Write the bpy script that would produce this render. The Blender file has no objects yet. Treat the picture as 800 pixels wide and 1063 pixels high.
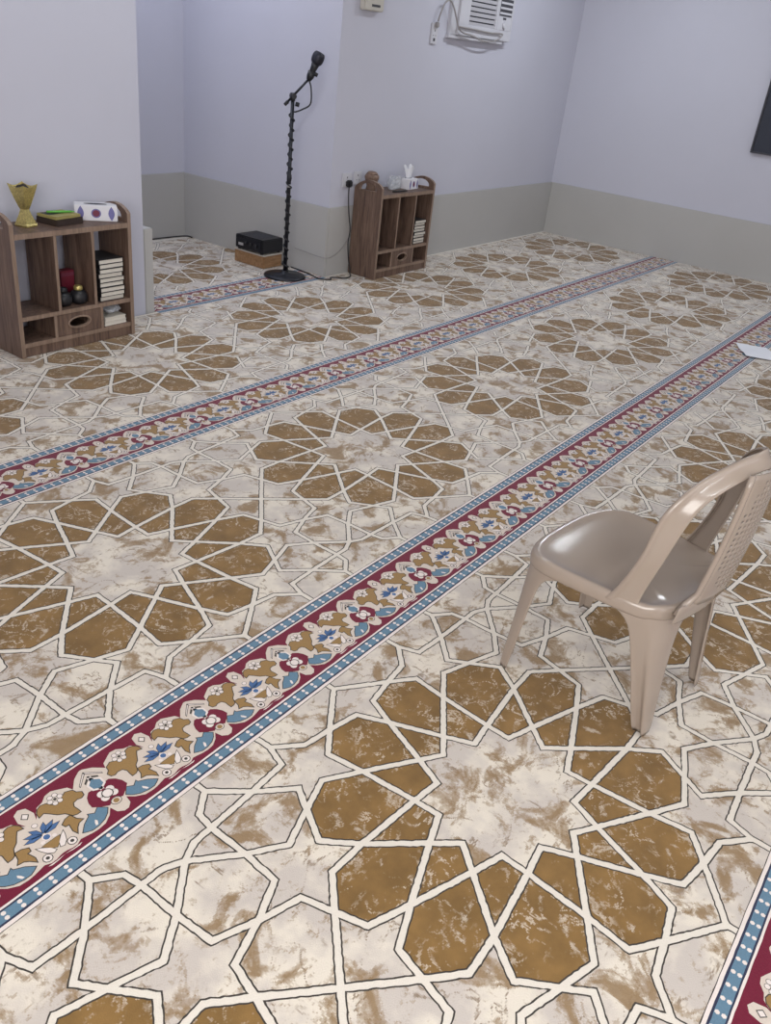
import bpy, bmesh, math, random
from mathutils import Vector, Matrix
random.seed(7)
C = bpy.context.scene.collection
PI = math.pi
D = 1.45                       # one prayer row, metres

# ------------------------------------------------------------------ materials
def nodemat(name):
    m = bpy.data.materials.new(name); m.use_nodes = True
    nt = m.node_tree
    return m, nt, nt.nodes['Principled BSDF']

def mixcol(nt, fac, a, b):
    n = nt.nodes.new('ShaderNodeMix'); n.data_type = 'RGBA'
    for sock, v in ((n.inputs[0], fac), (n.inputs[6], a), (n.inputs[7], b)):
        if isinstance(v, bpy.types.NodeSocket): nt.links.new(v, sock)
        elif isinstance(v, (int, float)): sock.default_value = v
        else: sock.default_value = (*v, 1)
    return n.outputs[2]

def noise(nt, vec, scale, detail=4, rough=.6, dist=0.0, w=None):
    n = nt.nodes.new('ShaderNodeTexNoise')
    n.inputs['Scale'].default_value = scale; n.inputs['Detail'].default_value = detail
    n.inputs['Roughness'].default_value = rough; n.inputs['Distortion'].default_value = dist
    nt.links.new(vec, n.inputs['Vector'])
    return n.outputs['Fac']

def ramp(nt, fac, stops):
    n = nt.nodes.new('ShaderNodeValToRGB'); e = n.color_ramp.elements
    while len(e) < len(stops): e.new(.5)
    for k, (p, c) in enumerate(stops):
        e[k].position = p; e[k].color = (c, c, c, 1) if isinstance(c, (int, float)) else (*c, 1)
    nt.links.new(fac, n.inputs[0])
    return n.outputs[0]

def math_(nt, op, a, b=0.0):
    n = nt.nodes.new('ShaderNodeMath'); n.operation = op
    for s, v in ((n.inputs[0], a), (n.inputs[1], b)):
        if isinstance(v, bpy.types.NodeSocket): nt.links.new(v, s)
        else: s.default_value = v
    return n.outputs[0]

def objvec(nt, scale=None, rot=None):
    t = nt.nodes.new('ShaderNodeTexCoord'); v = t.outputs['Object']
    if scale or rot:
        mp = nt.nodes.new('ShaderNodeMapping')
        if scale: mp.inputs['Scale'].default_value = scale
        if rot: mp.inputs['Rotation'].default_value = rot
        nt.links.new(v, mp.inputs['Vector']); v = mp.outputs[0]
    return v

def bump(nt, bsdf, h, strength=.2, dist=.002):
    b = nt.nodes.new('ShaderNodeBump'); b.inputs['Strength'].default_value = strength
    b.inputs['Distance'].default_value = dist
    nt.links.new(h, b.inputs['Height']); nt.links.new(b.outputs[0], bsdf.inputs['Normal'])

def plain(name, col, rough=.6, var=.08, scale=20, metal=0, spec=.5, bmp=0, coat=0):
    m, nt, b = nodemat(name)
    f = noise(nt, objvec(nt), scale, 3)
    lo = tuple(max(0, c*(1-var)) for c in col); hi = tuple(min(1, c*(1+var)) for c in col)
    nt.links.new(mixcol(nt, f, lo, hi), b.inputs['Base Color'])
    b.inputs['Roughness'].default_value = rough; b.inputs['Metallic'].default_value = metal
    b.inputs['Specular IOR Level'].default_value = spec
    b.inputs['Coat Weight'].default_value = coat
    if bmp: bump(nt, b, noise(nt, objvec(nt), scale*6, 3), bmp, .002)
    return m

def woven(nt):                 # tuft grid: colour changes from tuft to tuft
    v = objvec(nt)
    s = nt.nodes.new('ShaderNodeVectorMath'); s.operation = 'SNAP'
    s.inputs[1].default_value = (.0032, .0032, .5)
    nt.links.new(v, s.inputs[0])
    return s.outputs[0], v

def yarn(name, col, var=.14, sheen=.25):
    m, nt, b = nodemat(name)
    s, v = woven(nt)
    f = noise(nt, s, 260, 1, .5)
    lo = tuple(c*(1-var) for c in col); hi = tuple(min(1, c*(1+var)) for c in col)
    nt.links.new(mixcol(nt, f, lo, hi), b.inputs['Base Color'])
    yarn_finish(nt, b, v, sheen)
    return m

def yarn_finish(nt, b, v, sheen=.25):
    b.inputs['Roughness'].default_value = .92; b.inputs['Specular IOR Level'].default_value = .15
    b.inputs['Sheen Weight'].default_value = sheen; b.inputs['Sheen Roughness'].default_value = .45
    b.inputs['Sheen Tint'].default_value = (.95, .95, 1, 1)
    bump(nt, b, noise(nt, v, 330, 2), .35, .003)

CREAM = (.70, .635, .55); BROWN = (.205, .118, .040)
def marble_pale():
    m, nt, b = nodemat('carpet_marbled_cream')
    s, v = woven(nt)
    fine = noise(nt, s, 150, 2, .6)
    big = noise(nt, s, 8.5, 9, .66, .7)
    f = math_(nt, 'ADD', big, math_(nt, 'MULTIPLY', math_(nt, 'SUBTRACT', fine, .5), .07))
    patch = ramp(nt, f, [(.515, 0.0), (.545, .5), (.60, .92)])
    ve = noise(nt, s, 7, 4, .5, 1.1)
    vein = ramp(nt, math_(nt, 'ABSOLUTE', math_(nt, 'SUBTRACT', math_(nt, 'ADD', ve, math_(nt, 'MULTIPLY', math_(nt, 'SUBTRACT', fine, .5), .012)), .5)), [(.004, .8), (.014, 0.0)])
    where = ramp(nt, noise(nt, s, 11, 3, .6), [(.47, 0.0), (.56, 1.0)])
    vein = math_(nt, 'MULTIPLY', vein, where)
    tone = noise(nt, s, 6, 4, .6)
    base = mixcol(nt, ramp(nt, tone, [(.42, 0.0), (.56, 1.0)]), (.69, .625, .535), (.53, .475, .43))
    sp = math_(nt, 'ADD', noise(nt, s, 38, 5, .7, .5), math_(nt, 'MULTIPLY', math_(nt, 'SUBTRACT', big, .5), .7))
    base = mixcol(nt, ramp(nt, sp, [(.555, 0.0), (.61, .55)]), base, (.34, .255, .17))
    c = mixcol(nt, vein, base, (.22, .155, .10))
    c = mixcol(nt, patch, c, mixcol(nt, noise(nt, s, 40, 3), (.20, .125, .058), (.33, .225, .125)))
    nt.links.new(c, b.inputs['Base Color'])
    yarn_finish(nt, b, v)
    return m
def marble_brown():
    m, nt, b = nodemat('carpet_marbled_brown')
    s, v = woven(nt)
    fine = noise(nt, s, 150, 2, .6)
    ve = noise(nt, s, 13, 4, .55, 1.4)
    d = math_(nt, 'ABSOLUTE', math_(nt, 'SUBTRACT', math_(nt, 'ADD', ve, math_(nt, 'MULTIPLY', math_(nt, 'SUBTRACT', fine, .5), .03)), .52))
    vein = ramp(nt, d, [(.006, .85), (.024, 0.0)])
    where = ramp(nt, noise(nt, s, 9, 3, .55), [(.46, 0.0), (.58, 1.0)])
    speck = ramp(nt, math_(nt, 'ADD', noise(nt, s, 16, 8, .7, .8), math_(nt, 'MULTIPLY', math_(nt, 'SUBTRACT', fine, .5), .08)), [(.575, 0.0), (.64, .75)])
    base = mixcol(nt, ramp(nt, noise(nt, s, 10, 5, .6), [(.35, 0.0), (.65, 1.0)]), tuple(c*.84 for c in BROWN), tuple(c*1.22 for c in BROWN))
    c = mixcol(nt, math_(nt, 'MULTIPLY', vein, where), base, (.56, .47, .37))
    c = mixcol(nt, speck, c, (.54, .46, .37))
    nt.links.new(c, b.inputs['Base Color'])
    yarn_finish(nt, b, v)
    return m

def wood(name, a, bcol, scale=(40, 40, 3)):
    m, nt, b = nodemat(name)
    v = objvec(nt, scale)
    g = noise(nt, v, 1.6, 6, .65, .8); g2 = noise(nt, v, .5, 3, .5, 1.5)
    f = ramp(nt, math_(nt, 'ADD', math_(nt, 'MULTIPLY', g, .6), math_(nt, 'MULTIPLY', g2, .4)), [(.38, 0.0), (.62, 1.0)])
    nt.links.new(mixcol(nt, f, a, bcol), b.inputs['Base Color'])
    b.inputs['Roughness'].default_value = .5
    bump(nt, b, g, .1, .001)
    return m

def wallmat(name, col, blot=.04):
    m, nt, b = nodemat(name)
    v = objvec(nt)
    f = noise(nt, v, 1.3, 5, .6)
    nt.links.new(mixcol(nt, f, tuple(c*(1-blot) for c in col), tuple(min(1, c*(1+blot)) for c in col)), b.inputs['Base Color'])
    b.inputs['Roughness'].default_value = .7
    b.inputs['Specular IOR Level'].default_value = .3
    bump(nt, b, noise(nt, v, 45, 4), .06, .003)
    return m

M = {}
M['wall'] = wallmat('painted_plaster', (.53, .53, .61))
M['ceil'] = wallmat('ceiling_paint', (.78, .78, .78))
M['dado'] = wallmat('stone_dado', (.44, .43, .42), .07)
M['dadocap'] = wallmat('dado_joint', (.60, .58, .56), .05)
M['screed'] = wallmat('screed', (.4, .38, .36))
M['cream'] = yarn('carpet_cream', (.69, .635, .56), .06)
M['pale'] = marble_pale(); M['brown'] = marble_brown()
M['line'] = yarn('carpet_dark_line', (.052, .044, .038), .2)
M['navy'] = yarn('carpet_navy', (.03, .035, .07), .2)
M['blue'] = yarn('carpet_blue', (.115, .205, .285), .14)
M['dblue'] = yarn('carpet_deep_blue', (.065, .135, .29), .15)
M['crimson'] = yarn('carpet_crimson', (.15, .010, .030), .12)
M['white'] = yarn('carpet_white', (.74, .66, .62), .07)
M['pink'] = yarn('carpet_pale_pink', (.61, .525, .455), .08)
M['tan'] = yarn('carpet_tan', (.29, .175, .065), .12)
M['wood'] = wood('rustic_walnut', (.065, .037, .028), (.195, .125, .092))
M['edge'] = wood('walnut_edge', (.185, .125, .09), (.29, .205, .155))
M['crate'] = wood('raw_timber', (.22, .115, .05), (.36, .21, .11), (6, 30, 30))
M['chair'] = plain('beige_plastic', (.305, .248, .205), .17, .02, 6, spec=.6)
M['black'] = plain('black_plastic', (.011, .011, .014), .45, .2)
M['blackm'] = plain('black_metal', (.015, .016, .022), .4, .2, metal=.3)
M['rubber'] = plain('black_cable', (.02, .02, .022), .6, .2)
M['greycab'] = plain('grey_cable', (.30, .28, .28), .6, .1)
M['whitep'] = plain('white_plastic', (.56, .555, .60), .4, .03)
M['ivory'] = plain('ivory_plastic', (.52, .49, .44), .45, .04)
M['slot'] = plain('dark_slot', (.05, .05, .06), .7, .1)
M['gold'] = plain('gold_brass', (.74, .49, .19), .32, .75, 110, metal=.72, bmp=.12)
M['coal'] = plain('charcoal', (.03, .025, .022), .9, .3, 80, bmp=.5)
M['paper'] = plain('white_paper', (.78, .79, .84), .7, .02)
M['page'] = plain('book_pages', (.66, .62, .55), .8, .06, 60)
M['bcover'] = plain('black_cover', (.018, .018, .02), .5, .2)
M['dcover'] = plain('dark_brown_cover', (.035, .022, .018), .5, .2)
M['ycover'] = plain('yellow_cover', (.33, .28, .10), .5, .12)
M['gcover'] = plain('olive_cover', (.20, .20, .07), .5, .15)
M['green'] = plain('green_plastic', (.12, .42, .06), .4, .1)
M['red'] = plain('dark_red_card', (.16, .012, .03), .5, .12)
M['violet'] = plain('violet_print', (.16, .15, .36), .6, .12)
M['maroon'] = plain('maroon_print', (.17, .03, .06), .6, .1)
M['card'] = plain('white_card', (.72, .71, .75), .6, .03)
M['tissue'] = plain('tissue_paper', (.78, .78, .82), .9, .02)
M['oldwood'] = wood('burner_wood', (.14, .085, .06), (.24, .155, .115))
M['frame'] = plain('dark_frame', (.05, .05, .065), .5, .1)
M['mesh'] = plain('mic_grille', (.03, .03, .04), .4, .3, 300, metal=.6, bmp=.6)
M['silver'] = plain('silver_tape', (.55, .55, .58), .35, .1, metal=.6)
def glassy(name, col, alpha, rough=.15):
    m, nt, b = nodemat(name)
    b.inputs['Base Color'].default_value = (*col, 1); b.inputs['Roughness'].default_value = rough
    f = noise(nt, objvec(nt), 30, 4)
    nt.links.new(ramp(nt, f, [(.3, alpha*.6), (.7, min(1, alpha*1.3))]), b.inputs['Alpha'])
    return m
M['plastic'] = glassy('clear_plastic_film', (.62, .64, .68), .55)
M['glass'] = plain('dark_window_glass', (.035, .04, .055), .12, .15, 3)

# ------------------------------------------------------------------ mesh helpers
class MB:
    def __init__(s): s.v = []; s.f = []; s.mi = []; s.mats = []; s.sm = []
    def mid(s, m):
        if m not in s.mats: s.mats.append(m)
        return s.mats.index(m)
    def face(s, pts, m, smooth=False):
        b = len(s.v); s.v += [tuple(p) for p in pts]
        s.f.append(list(range(b, b+len(pts)))); s.mi.append(s.mid(m)); s.sm.append(smooth)
    def grid(s, rows, m, close=False, smooth=True, capa=False, capb=False):
        b = len(s.v); n = len(rows[0]); i = s.mid(m)
        for r in rows: s.v += [tuple(p) for p in r]
        for a in range(len(rows)-1):
            for k in range(n if close else n-1):
                k2 = (k+1) % n
                s.f.append([b+a*n+k, b+a*n+k2, b+(a+1)*n+k2, b+(a+1)*n+k]); s.mi.append(i); s.sm.append(smooth)
        if capa: s.f.append([b+k for k in reversed(range(n))]); s.mi.append(i); s.sm.append(False)
        if capb: s.f.append([b+(len(rows)-1)*n+k for k in range(n)]); s.mi.append(i); s.sm.append(False)
    def box(s, x0, y0, z0, x1, y1, z1, m, front=None, bev=0.0):
        bm = bmesh.new(); bmesh.ops.create_cube(bm, size=1)
        for v in bm.verts:
            v.co = Vector(((x0+x1)/2+v.co.x*(x1-x0), (y0+y1)/2+v.co.y*(y1-y0), (z0+z1)/2+v.co.z*(z1-z0)))
        if bev: bmesh.ops.bevel(bm, geom=bm.edges[:], offset=bev, segments=2, affect='EDGES')
        bm.normal_update()
        s.addbm(bm, m, front); bm.free()
    def addbm(s, bm, m, front=None, smooth=False):
        b = len(s.v); bm.verts.index_update()
        s.v += [tuple(v.co) for v in bm.verts]
        i = s.mid(m); j = s.mid(front) if front else i
        for f in bm.faces:
            s.f.append([b+v.index for v in f.verts]); s.sm.append(smooth)
            s.mi.append(j if (front and f.normal.y < -.6) else i)
    def tube(s, pts, r, m, n=10, caps=True):
        pts = [Vector(p) for p in pts]; rows = []
        rr = r if isinstance(r, (list, tuple)) else [r]*len(pts)
        up = None
        for k, p in enumerate(pts):
            t = (pts[min(k+1, len(pts)-1)]-pts[max(k-1, 0)]).normalized()
            if up is None:
                up = Vector((0, 0, 1)) if abs(t.z) < .9 else Vector((1, 0, 0))
            x = t.cross(up); 
            if x.length < 1e-5: x = t.orthogonal()
            x.normalize(); y = x.cross(t).normalized(); up = y
            rows.append([p+rr[k]*(math.cos(2*PI*a/n)*x+math.sin(2*PI*a/n)*y) for a in range(n)])
        s.grid(rows, m, True, True, caps, caps)
    def lathe(s, prof, m, n=24, c=(0, 0, 0)):
        rows = [[(c[0]+r*math.cos(2*PI*a/n), c[1]+r*math.sin(2*PI*a/n), c[2]+z) for a in range(n)] for r, z in prof]
        s.grid(rows, m, True, True, True, True)
    def build(s, name, parent=None, loc=None, mat=None, rot=None):
        me = bpy.data.meshes.new(name); me.from_pydata(s.v, [], s.f)
        for m in s.mats: me.materials.append(m)
        for p, i, sm in zip(me.polygons, s.mi, s.sm): p.material_index = i; p.use_smooth = sm
        me.validate(); me.update()
        o = bpy.data.objects.new(name, me); C.objects.link(o)
        if loc: o.location = loc
        if rot is not None: o.rotation_euler = rot
        if parent: o.parent = parent
        return o

def fixn(o):
    bm = bmesh.new(); bm.from_mesh(o.data)
    bmesh.ops.remove_doubles(bm, verts=bm.verts[:], dist=1e-5)
    bmesh.ops.recalc_face_normals(bm, faces=bm.faces[:]); bm.to_mesh(o.data); bm.free()
    return o
def tag(o, label, cat, group=None):
    o['label'] = label; o['category'] = cat
    if group: o['group'] = group
    return o
def thing(name, label, cat, loc=(0, 0, 0), rz=0, group=None):
    o = bpy.data.objects.new(name, None); C.objects.link(o)
    o.location = loc; o.rotation_euler = (0, 0, rz); o.empty_display_size = .1
    return tag(o, label, cat, group)
def struct(o): o['kind'] = 'structure'; return o
def catmull(P, n=8):
    P = [Vector(p) for p in P]; out = []
    for i in range(len(P)-1):
        a = P[max(i-1, 0)]; b = P[i]; c = P[i+1]; d = P[min(i+2, len(P)-1)]
        for k in range(n):
            t = k/n
            out.append(.5*((2*b)+(c-a)*t+(2*a-5*b+4*c-d)*t*t+(3*b-a-3*c+d)*t**3))
    out.append(P[-1]); return out

# ------------------------------------------------------------------ camera (calibrated from the carpet rows)
yaw, pitch, roll = 0.5786, -0.5061, 0.1198
fw = Vector((math.cos(yaw)*math.cos(pitch), math.sin(yaw)*math.cos(pitch), math.sin(pitch)))
rt = Vector((math.sin(yaw), -math.cos(yaw), 0)); up = rt.cross(fw)
r2 = math.cos(roll)*rt+math.sin(roll)*up; u2 = -math.sin(roll)*rt+math.cos(roll)*up
cam = bpy.data.cameras.new('camera'); co = bpy.data.objects.new('camera', cam); C.objects.link(co)
mw = Matrix((( r2.x, u2.x, -fw.x, -1.868), (r2.y, u2.y, -fw.y, -4.139), (r2.z, u2.z, -fw.z, 1.590), (0, 0, 0, 1)))
co.matrix_world = mw
cam.sensor_fit = 'HORIZONTAL'; cam.sensor_width = 36; cam.lens = 879.24/800*36; cam.clip_start = .05
bpy.context.scene.camera = co

# ------------------------------------------------------------------ room shell
XL, XR, YB, YQ, H = -3.6, 6.69, -7.6, -.09, 3.0
AX0, AX1, AY = 1.435, 3.095, 1.413            # recess in the far wall
HD = .4925
def slab(name, x0, y0, z0, x1, y1, z1, m):
    b = MB(); b.box(x0, y0, z0, x1, y1, z1, m); return struct(b.build(name))
slab('floor', XL-.2, YB-.2, -.15, XR+.2, AY+.2, -.012, M['screed'])
slab('ceiling', XL-.2, YB-.2, H, XR+.2, AY+.2, H+.15, M['ceil'])
slab('wall_far_left', XL-.2, YQ, -.012, AX0, AY+.2, H, M['wall'])
slab('wall_recess', AX0, AY, -.012, AX1, AY+.2, H, M['wall'])
slab('wall_right', XR, YB-.2, -.012, XR+.2, AY+.2, H, M['wall'])
slab('wall_left', XL-.2, YB, -.012, XL, YQ, H, M['wall'])
slab('wall_near', XL-.2, YB-.2, -.012, XR, YB, H, M['wall'])
b = MB()                                   # far wall right of the recess, with a shallow pier at its corner
pl = [(AX1, AY+.2), (AX1, YQ-.012), (4.375, YQ-.012), (4.375, YQ), (XR, YQ), (XR, AY+.2)]
b.face([(x, y, -.012) for x, y in pl], M['wall']); b.face([(x, y, H) for x, y in reversed(pl)], M['wall'])
for i in range(6):
    (xa_, ya_), (xc_, yc_) = pl[i], pl[(i+1) % 6]
    b.face([(xc_, yc_, -.012), (xa_, ya_, -.012), (xa_, ya_, H), (xc_, yc_, H)], M['wall'])
struct(fixn(b.build('wall_far_right')))
def dado(name, x0, y0, x1, y1, axis, sgn, z1=HD):
    b = MB(); b.box(x0, y0, -.012, x1, y1, z1, M['dado'], bev=.004)
    n = int((x1-x0 if axis == 0 else y1-y0)/.62)
    return struct(b.build(name))
T = .02
dado('trim_1', AX1, YQ-T, XR, YQ, 0, -1)
dado('trim_2', XR-T, YB, XR, YQ-T, 1, -1)
dado('trim_3', AX1-T, YQ-T+.0, AX1, AY-T, 1, -1)
dado('trim_4', AX0+.065, AY-T, AX1, AY, 0, -1)
dado('trim_5', AX0, YQ-.005, AX0+.065, AY, 1, 1, HD)
dado('trim_6', XL, YB, XL+T, YQ, 1, 1)
dado('trim_7', XL+T, YB, XR-T, YB+T, 0, 1)
# window in the right wall: dark glass in a dark frame set in a plaster reveal
W0, W1, WZ0, WZ1 = -3.25, -1.957, 1.052, 2.25
b = MB()
b.box(XR-.014, W0, WZ0, XR-.004, W1, WZ1, M['glass'])
win = struct(b.build('window_1'))
b = MB(); t = .014
for a in ((W0, WZ0, W1, WZ0+t), (W0, WZ1-t, W1, WZ1), (W0, WZ0+t, W0+t, WZ1-t), (W1-t, WZ0+t, W1, WZ1-t), ((W0+W1)/2-t/2, WZ0+t, (W0+W1)/2+t/2, WZ1-t)):
    b.box(XR-.03, a[0], a[1], XR+.001, a[2], a[3], M['frame'], bev=.003)
b.build('window_frame', win)

# ------------------------------------------------------------------ carpet
def clip(poly, x0, y0, x1, y1):
    for ax, lim, sg in ((0, x0, 1), (0, x1, -1), (1, y0, 1), (1, y1, -1)):
        out = []
        n = len(poly)
        for i in range(n):
            a = poly[i]; c = poly[(i+1) % n]
            da = sg*(a[ax]-lim); dc = sg*(c[ax]-lim)
            if da >= 0: out.append(a)
            if (da >= 0) != (dc >= 0):
                t = da/(da-dc); out.append((a[0]+(c[0]-a[0])*t, a[1]+(c[1]-a[1])*t))
        poly = out
        if len(poly) < 3: return None
    return poly
def area(p): return .5*sum(p[i][0]*p[(i+1) % len(p)][1]-p[(i+1) % len(p)][0]*p[i][1] for i in range(len(p)))
def inset(p, d):
    n = len(p); out = []
    for i in range(n):
        a = Vector(p[i-1]); b_ = Vector(p[i]); c = Vector(p[(i+1) % n])
        e1 = (b_-a).normalized(); e2 = (c-b_).normalized()
        n1 = Vector((-e1.y, e1.x)); n2 = Vector((-e2.y, e2.x))
        k = 1+n1.dot(n2)
        m = (n1+n2)/max(k, .25)
        out.append(tuple(b_+m*d))
    return out
def sub(p, q, step, jit, rnd):          # subdivide p and q alike and jitter both
    P, Q = [], []
    n = len(p)
    for i in range(n):
        a, c = p[i], p[(i+1) % n]; e, f = q[i], q[(i+1) % n]
        k = max(1, int(math.hypot(c[0]-a[0], c[1]-a[1])/step))
        for j in range(k):
            t = j/k; dx = rnd.uniform(-jit, jit); dy = rnd.uniform(-jit, jit)
            P.append((a[0]+(c[0]-a[0])*t+dx, a[1]+(c[1]-a[1])*t+dy))
            Q.append((e[0]+(f[0]-e[0])*t+dx, e[1]+(f[1]-e[1])*t+dy))
    return P, Q
V = dict(N0=(.14, 0), N30=(.118, .06), N60=(.062, .1), N90=(0, .128), A15=(.175, .04), A45=(.12, .107), A75=(.039, .153),
 B0=(.284, 0), B30=(.247, .12), B60=(.128, .211), B90=(0, .248), Ca=(.352, .027), T15=(.366, .077), Cb=(.317, .122),
 Cc=(.287, .174), T45=(.253, .229), Cd=(.19, .25), Ce=(.137, .281), T75=(.089, .317), Cf=(.026, .305),
 P=(.4469, 0), Q=(.38, .129), R=(.4469, .15), S1=(.384, .177), S2=(.379, .242), U=(.4469, .3), Vv=(.415, .315), W=(.379, .316),
 E4=(.285, .319), E6=(.229, .267), E8=(.323, .204), E5=(.209, .324), Z5=(.149, .325), Sp=(.194, .366), Tp=(0, .381), E1=(.336, .377), E2=(.374, .348))
HP = .4469
def g(names, mx=False):
    out = []
    for k in names.split():
        star = k.endswith('*'); low = k.endswith('_'); neg = k.endswith('-')
        x, y = V[k.rstrip('*_-')]
        if star: x = 2*HP-x              # mirrored in the line between two medallions
        if low: y = -y
        if neg: x = -x
        out.append((x, y))
    return out
cells = []                               # (polygon, material) for one repeat centred on a medallion, D units
def add(p, m, sx=(1,), sy=(1,)):
    for a in sx:
        for c in sy:
            q = [(x*a, y*c) for x, y in p]
            if area(q) < 0: q.reverse()
            cells.append((q, m))
B2 = (1, -1)
quad = ['N0', 'A15', 'N30', 'A45', 'N60', 'A75', 'N90']
ctr = [V[k] for k in quad]
star = ctr + [(-x, y) for x, y in reversed(ctr[:-1])]
star = star + [(x, -y) for x, y in reversed(star[1:-1])]
add(star, 'pale')
add(g('B0 A15 N0 A15_'), 'brown', B2)
add(g('B30 A45 N30 A15'), 'brown', B2, B2)
add(g('B60 A75 N60 A45'), 'brown', B2, B2)
add(g('B90 A75- N90 A75'), 'brown', (1,), B2)
add(g('A15 B0 Ca T15 Cb B30'), 'brown', B2, B2)
add(g('A45 B30 Cc T45 Cd B60'), 'brown', B2, B2)
add(g('A75 B60 Ce T75 Cf B90'), 'brown', B2, B2)
add(g('B0 Ca T15 P T15_ Ca_'), 'pale', B2)
add(g('B30 Cb T15 Q R S1 S2 E8 T45 Cc'), 'pale', B2, B2)
add(g('B60 Cd T45 E6 E4 E5 Sp Z5 T75 Ce'), 'pale', B2, B2)
add(g('B90 Cf T75 Tp T75- Cf-'), 'pale', (1,), B2)
add(g('P T15 Q R Q* T15*'), 'pale', (1,), B2)
add(g('R S1 S2 U S2* S1*'), 'pale', (1,), B2)
add(g('E8 S2 W E4 E6 T45'), 'pale', B2, B2)
add(g('S2 W Vv U'), 'pale', B2, B2)
add(g('E4 E1 E2 W'), 'pale', B2, B2)
YE = .412
add(g('E1 E2 W Vv U Vv* W* E2* E1*')+[(2*HP-V['E1'][0], YE), (V['E1'][0], YE)], 'pale', (1,), B2)
add(g('Sp E5 E4 E1')+[(V['E1'][0], YE), (V['Sp'][0], YE)], 'pale', B2, B2)
add(g('Tp T75 Z5 Sp')+[(V['Sp'][0], YE), (0, YE)], 'pale', B2, B2)
SW, LW = .0071, .0036                    # half strap, dark outline (m)
rc = random.Random(3)
proto = []
for p, m in cells:
    p = [(x*D, y*D) for x, y in p]
    p1 = inset(p, SW); p2 = inset(p, SW+LW)
    a, c = sub(p1, p2, .0085, .0011, rc)
    proto.append((a, c, m))
cb = MB()
cb.box(XL, YB, -.012, XR, YQ-T*0-.02, 0, M['cream'])
cb.box(AX0+.065, YQ-.02, -.012, AX1-T, AY-T, 0, M['cream'])
EPS = .00013
def put(poly, z, m, rect):
    q = clip(poly, *rect)
    if q and abs(area(q)) > 1e-7: cb.face([(x, y, z) for x, y in q], m)
XS, PX = -.2685*D, .8937*D
room = (XL+T, YB+T, XR-T, YQ-T)
nook = (AX0+.065, YQ-T, AX1-T, AY-T)
for row in range(-1, 6):
    yc = -(row+.5)*D
    rect = nook if row == -1 else room
    for n in range(-3, 6):
        x0 = XS+n*PX
        if row == -1 and not (0 <= n <= 3): continue
        if x0+PX < rect[0] or x0-PX > rect[2]: continue
        far = (row >= 3)
        for a, c, m in proto:
            put([(x+x0, y+yc) for x, y in a], EPS, M['line'], rect)
            put([(x+x0, y+yc) for x, y in c], 2*EPS, M[m], rect)
# ornamental stripes between the rows
MO = {
'bg': [(-0.1620, 0.0860), (-0.1475, 0.0780), (-0.1422, 0.0538), (-0.1493, 0.0339), (-0.1440, 0.0400), (-0.1398, 0.0500), (-0.1299, 0.0620), (-0.1132, 0.0661), (-0.0984, 0.0778), (-0.0827, 0.0801), (-0.0719, 0.0744), (-0.0506, 0.0619), (-0.0451, 0.0475), (-0.0250, 0.0706), (-0.0049, 0.0830), (0.0, 0.0840), (0, -0.0877), (-0.0060, -0.0878), (-0.0183, -0.0775), (-0.0222, -0.0576), (-0.0364, -0.0734), (-0.0559, -0.0854), (-0.0756, -0.0875), (-0.0906, -0.0860), (-0.1173, -0.0803), (-0.1302, -0.0868), (-0.1422, -0.0864), (-0.1546, -0.0831), (-0.1620, -0.0823)],
'leaf1': [(-0.1399, 0.0451), (-0.1413, 0.0344), (-0.1287, 0.0379), (-0.1205, 0.0272), (-0.1104, 0.0119), (-0.0974, 0.0021), (-0.0899, -0.0141), (-0.0816, -0.0181), (-0.0729, -0.0182), (-0.0731, -0.0087), (-0.0745, 0.0041), (-0.0687, 0.015), (-0.0559, 0.0172), (-0.0468, 0.0137), (-0.039, 0.0169), (-0.0366, 0.0273), (-0.0458, 0.0353), (-0.0482, 0.0463), (-0.0624, 0.0531), (-0.0845, 0.0416), (-0.1032, 0.0428), (-0.1111, 0.0564), (-0.1218, 0.0598), (-0.1323, 0.0555)],
'leaf2': [(-0.1201, -0.0193), (-0.1075, -0.0116), (-0.0945, -0.0103), (-0.0906, -0.0281), (-0.0824, -0.0389), (-0.0944, -0.0411), (-0.1037, -0.0492), (-0.1119, -0.0613), (-0.1147, -0.0505), (-0.1121, -0.0389), (-0.1096, -0.0295), (-0.1184, -0.0284)],
'bluel': [(-0.0407, -0.0363), (-0.0263, -0.0531), (-0.0359, -0.0646), (-0.0502, -0.074), (-0.0695, -0.0793), (-0.0858, -0.0796), (-0.0971, -0.0745), (-0.1038, -0.0702), (-0.0878, -0.0544), (-0.0677, -0.0426), (-0.0669, -0.0373), (-0.0547, -0.0461)],
'bluelc': [(-0.0657, -0.0601), (-0.0631, -0.0661), (-0.0682, -0.0758), (-0.074, -0.0756), (-0.0708, -0.0669)],
'ros': [(0, .012), (-0.0281, 0.0142), (-0.0400, 0.003), (-0.0470, -0.012), (-0.0490, -0.028), (-0.0330, -0.0421), (-0.0183, -0.0521), (-0.008, -0.046), (0, -.044)],
'chev': [(0, 0.0745), (-0.0316, 0.0439), (-0.0315, 0.0375), (0, 0.0657)],
'chev2': [(0, 0.0567), (-0.0189, 0.0413), (-0.0179, 0.036), (0, 0.0497)],
'blues': [(0, .042), (-.0145, .0291), (-.0135, .0135), (0, .006)],
'lens': [(-0.1620, -0.0370), (-0.1500, -0.0370), (-0.1404, -0.0379), (-0.1519, -0.0540), (-0.1620, -0.0610)],
'leafc': [(-0.129, -0.0337), (-0.1314, -0.043), (-0.1385, -0.0589), (-0.149, -0.068), (-0.1568, -0.0652), (-0.1519, -0.0531), (-0.139, -0.0407)],
}
def circ(cx, cy, r, n=10, ry=None): return [(cx+r*math.cos(2*PI*k/n), cy+(ry or r)*math.sin(2*PI*k/n)) for k in range(n)]
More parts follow.
